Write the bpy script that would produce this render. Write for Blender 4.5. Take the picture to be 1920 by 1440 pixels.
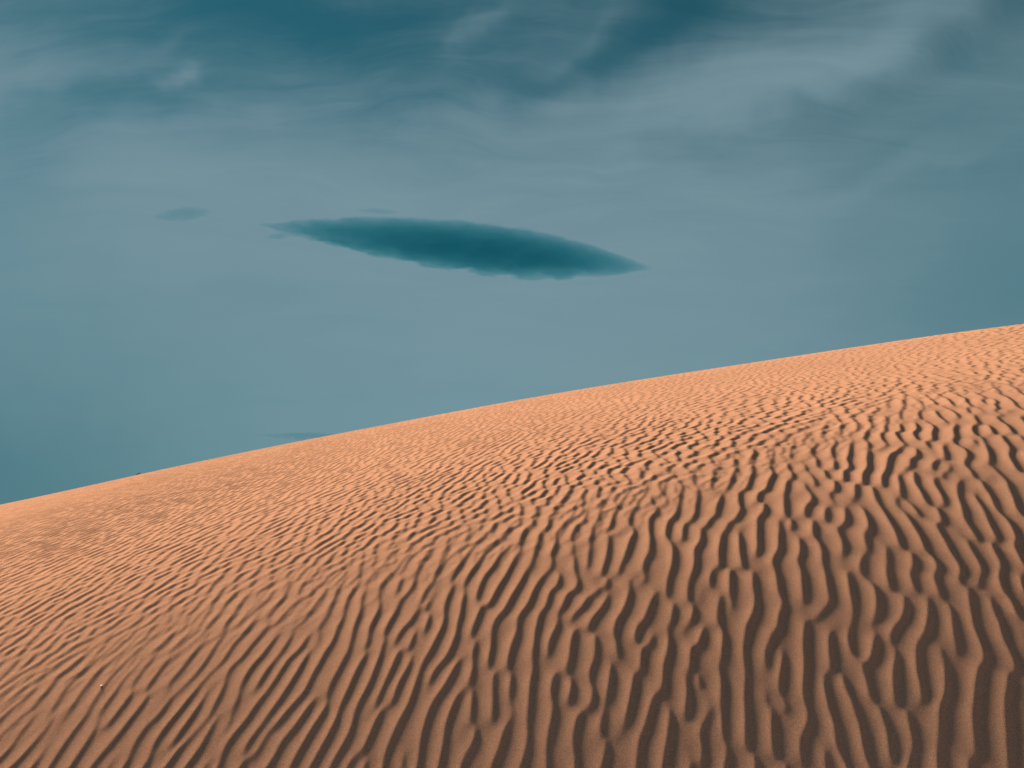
import bpy, math
import numpy as np
from mathutils import Vector

for o in list(bpy.data.objects):
    bpy.data.objects.remove(o)
S = bpy.context.scene
C = S.collection
R = math.radians

# ------------------------------------------------------------------ camera
PITCH = R(10.6)
LENS, SENSOR = 28.0, 36.0
cam = bpy.data.objects.new('camera', bpy.data.cameras.new('camera'))
C.objects.link(cam)
cam.data.lens = LENS; cam.data.sensor_width = SENSOR
cam.data.clip_start = 0.05; cam.data.clip_end = 30000
cam.location = (0, 0, 0)
cam.rotation_euler = (R(90) + PITCH, 0, 0)
S.camera = cam
S.render.resolution_x, S.render.resolution_y = 1024, 768

FPX = 1920 * LENS / SENSOR
def ray(px, py):
    """direction of a point of the 1920x1440 photograph, scaled so that y = 1"""
    u, v = (px - 960) / FPX, (720 - py) / FPX
    cp, sp = math.cos(PITCH), math.sin(PITCH)
    d = Vector((u, cp - v * sp, sp + v * cp))
    return d

# ------------------------------------------------------------------ light and exposure
SUN_AZ, SUN_EL = R(-38), R(28)          # azimuth from +Y towards +X
sun_dir = Vector((math.sin(SUN_AZ) * math.cos(SUN_EL), math.cos(SUN_AZ) * math.cos(SUN_EL), math.sin(SUN_EL)))
sl = bpy.data.lights.new('sun', 'SUN')
sl.energy = 5.0; sl.angle = R(13.0); sl.color = (1.0, 0.72, 0.48)
sun = bpy.data.objects.new('sun', sl); C.objects.link(sun)
sun.rotation_euler = sun_dir.to_track_quat('Z', 'Y').to_euler()
S.view_settings.view_transform = 'Standard'
S.view_settings.look = 'None'
S.view_settings.gamma = 1
S.view_settings.use_curve_mapping = False
S.view_settings.exposure = 1.80

# ------------------------------------------------------------------ node helper
class NT:
    def __init__(self, tree):
        self.t = tree
    def n(self, typ, **kw):
        nd = self.t.nodes.new(typ)
        for k, v in kw.items():
            setattr(nd, k, v)
        return nd
    def put(self, sock, val):
        if val is None: return
        if isinstance(val, bpy.types.NodeSocket):
            self.t.links.new(val, sock)
        else:
            sock.default_value = val
    def m(self, op, a, b=None, c=None, clamp=False):
        nd = self.n('ShaderNodeMath', operation=op, use_clamp=clamp)
        for s, v in zip(nd.inputs, (a, b, c)): self.put(s, v)
        return nd.outputs[0]
    def v(self, op, a, b=None, out=0):
        nd = self.n('ShaderNodeVectorMath', operation=op)
        self.put(nd.inputs[0], a)
        if b is not None: self.put(nd.inputs[3 if op == 'SCALE' else 1], b)
        return nd.outputs[out]
    def noise(self, vec, scale, detail=4, rough=.5, dist=0, color=False, dim='3D', w=0):
        nd = self.n('ShaderNodeTexNoise', noise_dimensions=dim)
        self.put(nd.inputs['Vector'], vec)
        nd.inputs['Scale'].default_value = scale
        nd.inputs['Detail'].default_value = detail
        nd.inputs['Roughness'].default_value = rough
        nd.inputs['Distortion'].default_value = dist
        if dim == '4D': nd.inputs['W'].default_value = w
        return nd.outputs['Color' if color else 'Fac']
    def mapr(self, x, a, b, c=0.0, d=1.0, interp='SMOOTHSTEP'):
        nd = self.n('ShaderNodeMapRange', interpolation_type=interp)
        for s, v in zip(nd.inputs, (x, a, b, c, d)): self.put(s, v)
        return nd.outputs[0]
    def mix(self, f, a, b, blend='MIX'):
        nd = self.n('ShaderNodeMix', data_type='RGBA', blend_type=blend)
        nd.clamp_factor = True
        self.put(nd.inputs[0], f); self.put(nd.inputs[6], a); self.put(nd.inputs[7], b)
        return nd.outputs[2]

# ------------------------------------------------------------------ world: sky with veils of high cirrus
W = bpy.data.worlds.new('World'); S.world = W; W.use_nodes = True
wt = W.node_tree; wt.nodes.clear(); N = NT(wt)
tc = N.n('ShaderNodeTexCoord')
D0 = tc.outputs['Generated']
sky = N.n('ShaderNodeTexSky', sky_type='NISHITA')
sky.sun_disc = False; sky.sun_elevation = SUN_EL; sky.sun_rotation = SUN_AZ
sky.air_density = 1.0; sky.dust_density = 0.0; sky.ozone_density = 3.0; sky.altitude = 300
clear = N.mix(1.0, sky.outputs[0], (0.045, 0.240, 0.182, 1), 'MULTIPLY')
# cirrus veil
sep = N.n('ShaderNodeSeparateXYZ'); N.put(sep.inputs[0], D0)
up = N.m('MAXIMUM', sep.outputs[2], 0.0)
inv = N.m('DIVIDE', 1.0, N.m('ADD', up, 0.16))
pl = N.n('ShaderNodeCombineXYZ')
N.put(pl.inputs[0], N.m('MULTIPLY', sep.outputs[0], inv)); N.put(pl.inputs[1], N.m('MULTIPLY', sep.outputs[1], inv))
P0 = pl.outputs[0]
warp = N.v('SCALE', N.v('SUBTRACT', N.noise(P0, 1.3, 3, .5, color=True), (.5, .5, .5)), .55)
P1 = N.v('ADD', P0, warp)
mp = N.n('ShaderNodeMapping'); N.put(mp.inputs[0], P1)
mp.inputs['Rotation'].default_value = (0, 0, R(-32)); mp.inputs['Scale'].default_value = (.75, 2.3, 1)
fine = N.noise(mp.outputs[0], 1.9, 7, .56, .25)
broad = N.noise(P1, .75, 2, .5)
Dw = N.v('ADD', D0, N.v('SCALE', N.v('SUBTRACT', N.noise(D0, 5.0, 4, .55, color=True), (.5, .5, .5)), .16))
def blob(px, py, su, sv, ang, amp):
    """a long soft patch of thicker (+) or thinner (-) veil, or of side darkening, at one direction of the sky"""
    c = ray(px, py).normalized()
    r = c.cross(Vector((0, 0, 1))).normalized(); u = r.cross(c)
    a = R(ang); e1 = r * math.cos(a) + u * math.sin(a); e2 = u * math.cos(a) - r * math.sin(a)
    def comp(e, s):
        x = N.v('DOT_PRODUCT', Dw, tuple(e / (s / FPX)), 1)
        return N.m('MULTIPLY', x, x)
    g = N.m('POWER', 2.71828, N.m('MULTIPLY', N.m('ADD', comp(e1, su), comp(e2, sv)), -1.0))
    front = N.m('GREATER_THAN', N.v('DOT_PRODUCT', Dw, tuple(c), 1), 0.0)
    return N.m('MULTIPLY', N.m('MULTIPLY', g, front), amp)
mp2 = N.n('ShaderNodeMapping'); N.put(mp2.inputs[0], P1)
mp2.inputs['Rotation'].default_value = (0, 0, R(-38)); mp2.inputs['Scale'].default_value = (1.2, 6.5, 1)
fibre = N.noise(mp2.outputs[0], 3.2, 6, .6, .4)
veil = N.m('ADD', N.mapr(up, 0.34, 0.60, .80, .34), N.m('MULTIPLY', N.m('SUBTRACT', fine, .5), N.mapr(up, .15, .55, .22, .50)))
veil = N.m('ADD', veil, N.m('MULTIPLY', N.m('SUBTRACT', fibre, .5), N.mapr(up, .25, .55, .06, .34)))
veil = N.m('ADD', veil, N.m('MULTIPLY', N.m('SUBTRACT', broad, .5), .25))
for b in [(560, 70, 420, 80, 4, -.27), (250, 185, 210, 50, 8, -.27), (1600, 215, 250, 45, 8, -.13), (1890, 20, 160, 60, 20, -.10),
          (1270, 15, 130, 55, 30, -.26), (1850, 280, 240, 70, 5, -.22), (1010, 150, 220, 30, 12, -.10), (30, 330, 120, 130, 0, -.22),
          (60, 110, 130, 55, 20, .24), (915, 65, 60, 22, 45, .24), (1420, 130, 190, 55, 22, .20), (1640, 70, 200, 40, 16, .24), (1120, 45, 80, 22, 50, .09),
          (900, 270, 520, 70, 8, .10), (378, 157, 34, 15, 0, .32), (1720, 320, 160, 20, 12, .16), (330, 90, 60, 22, 30, .12)]:
    veil = N.m('ADD', veil, blob(*b))
fac = N.mapr(veil, 0.0, 1.0, .04, .95)
BGS = 0.05
col = N.mix(fac, clear, (0.057 / BGS, 0.088 / BGS, 0.102 / BGS, 1))
# darkening towards the frame's sides, mostly lens vignette, mixed into the sky colour
shade = N.m('ADD', blob(-120, 930, 480, 260, 0, .9), blob(2020, 480, 330, 280, 0, .75))
col = N.mix(shade, col, (0.020 / BGS, 0.054 / BGS, 0.066 / BGS, 1))
bg = N.n('ShaderNodeBackground'); N.put(bg.inputs[0], col); bg.inputs[1].default_value = BGS
out = N.n('ShaderNodeOutputWorld'); wt.links.new(bg.outputs[0], out.inputs[0])

# ------------------------------------------------------------------ helpers for objects
def tag(o, label=None, cat=None, group=None, kind=None):
    for k, v in (('label', label), ('category', cat), ('group', group), ('kind', kind)):
        if v: o[k] = v
    return o
def mesh_from_arrays(name, co, quads, mat, smooth=True):
    me = bpy.data.meshes.new(name)
    me.vertices.add(len(co)); me.vertices.foreach_set('co', co.astype(np.float32).ravel())
    nf = len(quads)
    me.loops.add(nf * 4); me.loops.foreach_set('vertex_index', quads.astype(np.int32).ravel())
    me.polygons.add(nf)
    me.polygons.foreach_set('loop_start', np.arange(0, nf * 4, 4, dtype=np.int32))
    me.polygons.foreach_set('loop_total', np.full(nf, 4, dtype=np.int32))
    me.polygons.foreach_set('use_smooth', np.full(nf, smooth, dtype=bool))
    me.update(calc_edges=True)
    me.materials.append(mat)
    o = bpy.data.objects.new(name, me); C.objects.link(o)
    return o
def new_mat(name):
    m = bpy.data.materials.new(name); m.use_nodes = True
    m.node_tree.nodes.clear()
    return m, NT(m.node_tree)

# ------------------------------------------------------------------ sand material
def sand_material(name, ripple_bump=False):
    m, n = new_mat(name)
    tcn = n.n('ShaderNodeTexCoord'); P = tcn.outputs['Object']
    grain = n.noise(P, 380, 2, .7)
    grain2 = n.noise(P, 230, 3, .6)
    patch = n.noise(P, 1.1, 4, .55)
    c = n.mix(n.mapr(patch, .3, .7), (.395, .234, .170, 1), (.440, .262, .190, 1))
    c = n.mix(n.mapr(grain, .50, .66), c, (.60, .37, .26, 1))
    c = n.mix(n.mapr(grain, .50, .34, 0, .9), c, (.21, .117, .08, 1))
    c = n.mix(n.mapr(grain2, .58, .36, 0, .40), c, (.25, .148, .10, 1))
    p = n.n('ShaderNodeBsdfPrincipled')
    n.put(p.inputs['Base Color'], c)
    p.inputs['Roughness'].default_value = 1.0
    p.inputs['Specular IOR Level'].default_value = 0.0
    hgt = n.m('ADD', n.m('MULTIPLY', grain, .0010), n.m('MULTIPLY', grain2, .0008))
    if ripple_bump:
        wv = n.n('ShaderNodeTexWave', wave_type='BANDS', bands_direction='X')
        mpn = n.n('ShaderNodeMapping'); n.put(mpn.inputs[0], P); mpn.inputs['Rotation'].default_value = (0, 0, R(19))
        n.put(wv.inputs[0], mpn.outputs[0]); wv.inputs['Scale'].default_value = 2.2
        wv.inputs['Distortion'].default_value = 3; wv.inputs['Detail'].default_value = 2
        hgt = n.m('ADD', hgt, n.m('MULTIPLY', wv.outputs['Fac'], .02))
    b = n.n('ShaderNodeBump'); b.inputs['Strength'].default_value = 1.0; b.inputs['Distance'].default_value = 1.0
    n.put(b.inputs['Height'], hgt)
    n.put(p.inputs['Normal'], b.outputs[0])
    o = n.n('ShaderNodeOutputMaterial'); m.node_tree.links.new(p.outputs[0], o.inputs[0])
    return m
SAND = sand_material('rippled_sand')
SAND_FAR = sand_material('far_sand', True)

# ------------------------------------------------------------------ terrain shape
def softplus(t):
    return np.where(t > 20, t, np.log1p(np.exp(np.minimum(t, 20))))
# crest and brink of the dune as surveyed points: (x, y, z) relative to the camera
CREST = [(-300, 1052, 12.8), (0, 938, 12.5), (300, 888, 12.2), (600, 805, 11.8), (960, 745, 11.2), (1300, 680, 10.7), (1600, 627, 10.3), (1920, 606, 10.0), (2200, 540, 9.8)]
BRINK = [(2050, 790, 4.7), (1800, 845, 4.5), (1400, 930, 4.3), (1000, 1030, 4.0), (500, 1125, 4.0), (0, 1220, 4.0)]
def survey(px, py, y):
    d = ray(px, py); d = d * (y / d.y)
    return d.x, d.y, d.z
PC = np.array([survey(*p) for p in CREST]); PB = np.array([survey(*p) for p in BRINK])
YC = np.polyfit(PC[:, 0], PC[:, 1], 2); YB = np.polyfit(PB[:, 0], PB[:, 1], 1)
WC, KC, WB, KB = .45, .75, .62, .50
def terms(x, y):
    return np.stack([np.ones_like(x), x, y, x * x, x * y, np.tanh(x / 3)], -1)
PA = np.concatenate([PC, PB])
ZA = np.concatenate([PC[:, 2] + .03, PB[:, 2] + KB * WB * .69])
WA = np.array([3.] * len(PC) + [1.] * len(PB))
COEF = np.linalg.lstsq(terms(PA[:, 0], PA[:, 1]) * WA[:, None], ZA * WA, rcond=None)[0]
def base(x, y):
    xs = 16 * np.tanh(x / 16)
    yc = np.polyval(YC, xs); yb = np.polyval(YB, xs)
    yl = yc - softplus((yc + 3 - y) / 1.0) * 1.0 + 3        # follow the slope only a little past the crest
    z = terms(xs, yl) @ COEF
    z = z - KB * WB * softplus((yb - y) / WB)               # steep near face below the rounded brink
    z = z - KC * WC * softplus((y - yc) / WC)               # rounded crest and the far side
    z = z + .012 * np.sin(.9 * x + .5 * y + 1.0) * np.sin(.7 * y - .3 * x)
    fl = -7.5 + .8 * np.sin(x * .013 + 1) * np.cos(y * .017) + .5 * np.sin(x * .041 + y * .03)
    k = 1.2
    return fl + k * softplus((z - fl) / k)                  # desert floor, far below

# ------------------------------------------------------------------ wind ripples: a narrow band of waves, with the forks and breaks of real ones
CELL = .0052
NU, NV = 2592, 2160
def fblur(a, s):
    ny, nx = a.shape
    ky = np.fft.fftfreq(ny)[:, None]; kx = np.fft.rfftfreq(nx)[None]
    return np.fft.irfft2(np.fft.rfft2(a) * np.exp(-2 * np.pi ** 2 * s * s * (kx ** 2 + ky ** 2)), s=a.shape).astype(np.float32)
def ripples(lam, bu, bv, seed, soft, lee, power, rnd):
    rng = np.random.default_rng(seed)
    k0 = CELL / lam
    kx = np.fft.fftfreq(NU)[None]; ky = np.fft.fftfreq(NV)[:, None]
    F = np.exp(-((kx - k0) / (bu * k0)) ** 2 / 2 - (ky / (bv * k0)) ** 2 / 2)
    c = np.fft.ifft2(np.fft.fft2(rng.standard_normal((NV, NU), dtype=np.float32)) * F)
    e = np.abs(c); e = (e / np.sqrt(e * e + soft * (e * e).mean())).astype(np.float32)   # lower where crests fork
    t = (np.angle(c) / (2 * np.pi) % 1).astype(np.float32)          # 0..1 from trough, up the stoss side, over the crest, down the lee side
    p = np.where(t < 1 - lee, (t / (1 - lee)) ** power, .5 - .5 * np.cos(np.pi * (1 - t) / lee))
    h = fblur(e * (p - .42), lam / CELL * rnd)
    return h / h.std()
HA = ripples(.092, .21, .30, 7, .42, .18, 1.6, .055)        # long forking crests of the steep face
HB = ripples(.090, .32, .75, 11, .14, .22, 1.5, .06)         # short broken crests of the upper slope
def bil(h, u, v):
    ny, nx = h.shape
    iu = np.floor(u).astype(np.int64); iv = np.floor(v).astype(np.int64)
    fu = (u - iu).astype(np.float32); fv = (v - iv).astype(np.float32)
    a, b = iu % nx, (iu + 1) % nx; c, d = iv % ny, (iv + 1) % ny
    return (h[c, a] * (1 - fu) + h[c, b] * fu) * (1 - fv) + (h[d, a] * (1 - fu) + h[d, b] * fu) * fv
def lownoise(shape_seed, scale):
    rng = np.random.default_rng(shape_seed)
    a = fblur(rng.normal(size=(512, 512)), 6); a /= a.std()
    return lambda x, y: bil(a, x / scale * 12 + 100, y / scale * 12 + 100)
n1, n2, n3, n4, n5 = lownoise(3, 1.6), lownoise(4, 1.6), lownoise(9, 2.2), lownoise(21, .55), lownoise(22, .55)
CREST_AZ = R(19)
cx, cy = math.sin(CREST_AZ), math.cos(CREST_AZ)
def ripple_height(x, y, H, ox):
    u = x * cy - y * cx
    u = u - .21 * 2.5 * np.log(np.cosh(np.clip(u / 2.5, -30, 30)))      # ripples a little closer together towards the foot of the slope
    # the crests swing round a little from the left of the steep face to the right
    u = u + .20 * 1.3 * np.tanh((y - 3.5) / 1.3) / (1 + np.exp((x + .3) / .7))
    u = u - .13 * 1.3 * np.tanh((y - 4.0) / 1.3) / (1 + np.exp(-(x - 1.3) / .6))
    u = u + .050 * n1(x, y) + .018 * n4(x, y) + ox
    v = x * cx + y * cy + .06 * n2(x, y) + .012 * n5(x, y) + ox
    return bil(H, u / CELL, v / CELL)
AMP = .0022

# ------------------------------------------------------------------ the dune
YMAX = 13.6
ys = [0.6]
while ys[-1] < YMAX:
    ys.append(ys[-1] + (.0090 + .0066 * min(1, max(0, (ys[-1] - 2) / 6))))
ys = np.array(ys)
S_ = np.linspace(-1, 1, 1460)
def half_width(y): return .74 * y + 2.4
Xg = S_[None, :] * half_width(ys)[:, None]; Yg = np.repeat(ys[:, None], len(S_), 1)
xv, yv = Xg.ravel(), Yg.ravel()
def surface(x, y):
    edge = np.minimum(np.minimum(half_width(y) - np.abs(x), y - .6), YMAX - y)
    edge = np.clip(edge / .5, 0, 1); edge = edge * edge * (3 - 2 * edge)
    amp = AMP * (1 + .20 * n3(x, y))
    up_ = np.clip((y - np.polyval(YB, x) + .25 * n1(x, y) + .22 * np.clip(-x, 0, 3)) / 1.4 + .30, 0, 1); up_ = up_ * up_ * (3 - 2 * up_)
    rip = ripple_height(x, y, HA, 0) * (1 - up_) + (1.15 - .55 * np.clip((y - 5) / 5, 0, 1)) * ripple_height(x, y, HB, 3.0) * up_
    return base(x, y) + amp * rip * edge - .030 * (1 - edge)
Zg = surface(xv, yv)
idx = np.arange(Xg.size).reshape(Xg.shape)
q = np.stack([idx[:-1, :-1], idx[:-1, 1:], idx[1:, 1:], idx[1:, :-1]], -1).reshape(-1, 4)
co = np.stack([xv, yv, Zg], -1)
dune = mesh_from_arrays('sand_dune', co, q, SAND)
tag(dune, 'orange sand dune covered in wind ripples rising to a smooth crest', 'dune', kind='structure')

# the desert around it, out to the horizon
t = np.linspace(-1, 1, 521)
gx = np.sinh(t * 7.2) / math.sinh(7.2) * 6000
GX, GY = np.meshgrid(gx, gx + 6)
GZ = base(GX, GY)
e2 = np.minimum(np.minimum(half_width(GY) - np.abs(GX), GY - .6), YMAX - GY)
e2 = np.clip(e2 / .5 + .0, 0, 1)
GZ -= .036 * e2
n = len(gx); ii = np.arange(n * n).reshape(n, n)
q = np.stack([ii[:-1, :-1], ii[:-1, 1:], ii[1:, 1:], ii[1:, :-1]], -1).reshape(-1, 4)
ground = mesh_from_arrays('desert_ground', np.stack([GX.ravel(), GY.ravel(), GZ.ravel()], -1), q, SAND_FAR)
tag(ground, 'pale orange desert sand stretching away around the dune', 'ground', kind='structure')

# ------------------------------------------------------------------ clouds: real volumes kilometres away
def cloud(name, label, px, py, dist, half_len_px, half_h_px, depth, slope, dens, albedo, seed, feather=1.0, nscale=1.0, group=None):
    c = ray(px, py) * dist
    A = half_len_px / FPX * dist; B = half_h_px / FPX * dist
    # lens shaped hull, a little larger than the cloud itself
    nu, nv = 48, 28
    vs = []; fs = []
    for i in range(nu + 1):
        s = -1.12 + 2.24 * i / nu
        th = max(.02, (1 - (abs(s) / 1.13) ** 2.4)) ** .5
        for j in range(nv):
            a = 2 * math.pi * j / nv
            vs.append((s * A, math.cos(a) * depth * 1.1 * th, slope * s * A + math.sin(a) * B * 1.65 * th))
    for i in range(nu):
        for j in range(nv):
            fs.append((i * nv + j, i * nv + (j + 1) % nv, (i + 1) * nv + (j + 1) % nv, (i + 1) * nv + j))
    fs.append(tuple(range(nv))); fs.append(tuple(nu * nv + j for j in reversed(range(nv))))
    me = bpy.data.meshes.new(name); me.from_pydata(vs, [], fs); me.update()
    m, n_ = new_mat(name + '_vapour')
    tcn = n_.n('ShaderNodeTexCoord'); P = tcn.outputs['Object']
    sp = n_.n('ShaderNodeSeparateXYZ'); n_.put(sp.inputs[0], P)
    sx = n_.m('DIVIDE', sp.outputs[0], A)
    zc = n_.m('SUBTRACT', sp.outputs[2], n_.m('MULTIPLY', sp.outputs[0], slope))
    sz = n_.m('DIVIDE', zc, B)
    sy = n_.m('DIVIDE', sp.outputs[1], depth)
    dx = n_.m('SUBTRACT', sx, .13)
    tr = n_.m('POWER', n_.m('MAXIMUM', n_.m('DIVIDE', dx, .86), 0.0), 2.2)
    tl = n_.m('POWER', n_.m('MAXIMUM', n_.m('DIVIDE', dx, -1.13), 0.0), 1.9)
    T = n_.m('MAXIMUM', n_.m('SUBTRACT', 1.0, n_.m('ADD', tr, tl)), .03)
    q1 = n_.m('DIVIDE', sz, T); q1 = n_.m('MULTIPLY', q1, q1)
    q2 = n_.m('POWER', n_.m('ABSOLUTE', n_.m('DIVIDE', sy, T)), 4.0)
    body = n_.m('SUBTRACT', 1.0, n_.m('ADD', q1, q2))
    mpn = n_.n('ShaderNodeMapping'); n_.put(mpn.inputs[0], P)
    mpn.inputs['Location'].default_value = (seed * 13.1, seed * 7.7, seed * 3.3)
    k = nscale / (B)
    mpn.inputs['Scale'].default_value = (k * .50, k * .5, k * 1.8)
    nz = n_.noise(mpn.outputs[0], 1.0, 5, .6)
    # feathery underside and tail, cleaner upper edge
    ragged = n_.m('ADD', n_.mapr(sz, .25, -.25, .7, 1.6), n_.mapr(sx, -.35, -.95, 0, 3.0))
    f = n_.m('ADD', body, n_.m('MULTIPLY', n_.m('MULTIPLY', n_.m('SUBTRACT', nz, .55), ragged), feather))
    ends = n_.m('MULTIPLY', n_.mapr(n_.m('ABSOLUTE', sx), 1.08, .9), n_.mapr(n_.m('ABSOLUTE', sz), 1.35, 1.0))
    de = n_.m('MULTIPLY', n_.m('MULTIPLY', n_.mapr(f, 0.0, .28), ends), dens)
    ab = n_.n('ShaderNodeVolumeAbsorption'); ab.inputs['Color'].default_value = (*albedo, 1)
    n_.put(ab.inputs['Density'], de)
    sc = n_.n('ShaderNodeVolumeScatter'); sc.inputs['Color'].default_value = (.5, .8, .9, 1)
    n_.put(sc.inputs['Density'], n_.m('MULTIPLY', de, .04))
    pv = n_.n('ShaderNodeAddShader')
    m.node_tree.links.new(ab.outputs[0], pv.inputs[0]); m.node_tree.links.new(sc.outputs[0], pv.inputs[1])
    o_ = n_.n('ShaderNodeOutputMaterial'); m.node_tree.links.new(pv.outputs[0], o_.inputs['Volume'])
    try: m.cycles.volume_step_rate = .25
    except Exception: pass
    me.materials.append(m)
    o = bpy.data.objects.new(name, me); C.objects.link(o); o.location = c
    tag(o, label, 'cloud', group)
    return o
ALB = (0.0, .61, .69)
cloud('lens_cloud', 'large dark teal lens-shaped cloud floating above the dune crest', 852, 462, 2600, 378, 41, 130, -.118,
      .0150, ALB, 1, 1.1, 1.8)
cloud('cloud_wisp', 'small faint dark wisp of cloud beyond the tail of the large cloud', 340, 402, 2600, 62, 12, 30, .10,
      .008, ALB, 2, 2.6, .9)
cloud('cloud_streak', 'thin dark streak of cloud low behind the dune crest', 575, 818, 3200, 105, 7, 40, -.02,
      .006, ALB, 3, 2.6, .8)

cloud('cloud_wisp', 'hair-thin faint wisp of cloud just above the large lens-shaped cloud', 705, 396, 2600, 48, 5, 14, -.05,
      .012, ALB, 5, 2.4, .8)
cloud('cloud_wisp', 'small torn scrap of cloud under the left tip of the large cloud', 520, 443, 2600, 26, 6, 14, .05,
      .014, ALB, 6, 2.4, .8)

# ------------------------------------------------------------------ the two small things lying on the sand
def on_sand(px, py, y0=2.0, y1=12.2):
    """where the line of sight through a photograph point meets the sand"""
    d = ray(px, py); yy = np.linspace(y0, y1, 6000)
    x = d.x / d.y * yy; z = d.z / d.y * yy
    gap = z - surface(x, yy)
    k = np.where(gap <= 0)[0]
    k = k[0] if len(k) else int(np.argmin(gap))
    return Vector((x[k], yy[k], float(surface(x[k:k + 1], yy[k:k + 1])[0])))
def plain(name, c1, c2, scale, rough=.85):
    m, n_ = new_mat(name)
    t_ = n_.n('ShaderNodeTexCoord')
    p = n_.n('ShaderNodeBsdfPrincipled')
    n_.put(p.inputs['Base Color'], n_.mix(n_.noise(t_.outputs['Object'], scale, 4), (*c1, 1), (*c2, 1)))
    p.inputs['Roughness'].default_value = rough
    o_ = n_.n('ShaderNodeOutputMaterial'); m.node_tree.links.new(p.outputs[0], o_.inputs[0])
    return m
def tube(pts, rad, seg=7):
    vs, fs = [], []
    for i, (p, r) in enumerate(zip(pts, rad)):
        a = pts[max(i - 1, 0)]; b = pts[min(i + 1, len(pts) - 1)]
        t_ = (Vector(b) - Vector(a)).normalized()
        e1 = t_.cross(Vector((0, .2, 1))).normalized(); e2 = t_.cross(e1)
        for j in range(seg):
            an = 2 * math.pi * j / seg
            vs.append(Vector(p) + e1 * r * math.cos(an) + e2 * r * math.sin(an))
    for i in range(len(pts) - 1):
        for j in range(seg):
            fs.append((i * seg + j, i * seg + (j + 1) % seg, (i + 1) * seg + (j + 1) % seg, (i + 1) * seg + j))
    fs.append(tuple(reversed(range(seg)))); fs.append(tuple((len(pts) - 1) * seg + j for j in range(seg)))
    return vs, fs
c = on_sand(259, 890)
vs, fs = [], []
for pts, rad in (([(-.034, .0, .002), (-.016, .004, .008), (.004, .0, .012), (.022, -.004, .020), (.036, .002, .022)], [.003, .0055, .006, .005, .0025]),
                 ([(.002, .0, .012), (.012, .010, .016), (.020, .016, .014)], [.004, .003, .0015])):
    v_, f_ = tube(pts, rad); k0 = len(vs); vs += v_; fs += [tuple(i + k0 for i in f) for f in f_]
me = bpy.data.meshes.new('twig'); me.from_pydata(vs, [], fs); me.update()
me.materials.append(plain('dry_wood', (.05, .028, .018), (.10, .055, .035), 90))
tw = bpy.data.objects.new('twig', me); C.objects.link(tw); tw.location = c + Vector((0, 0, .001))
tw.rotation_euler = (0, R(-8), R(6))
tag(tw, 'tiny dark dry twig lying on the crest line of the dune', 'twig')

import bmesh
c = on_sand(190, 1287)
bm = bmesh.new(); bmesh.ops.create_icosphere(bm, subdivisions=2, radius=1)
rg = np.random.default_rng(2)
for v in bm.verts:
    v.co = Vector((v.co.x * .0048, v.co.y * .0038, v.co.z * .0034)) * (1 + .12 * float(rg.normal()))
me = bpy.data.meshes.new('pebble'); bm.to_mesh(me); bm.free()
me.materials.append(plain('pale_stone', (.62, .54, .46), (.78, .72, .64), 300, .5))
pb = bpy.data.objects.new('pebble', me); C.objects.link(pb); pb.location = c + Vector((0, 0, .0018))
tag(pb, 'tiny pale pebble on a ripple of the lower dune face', 'pebble')
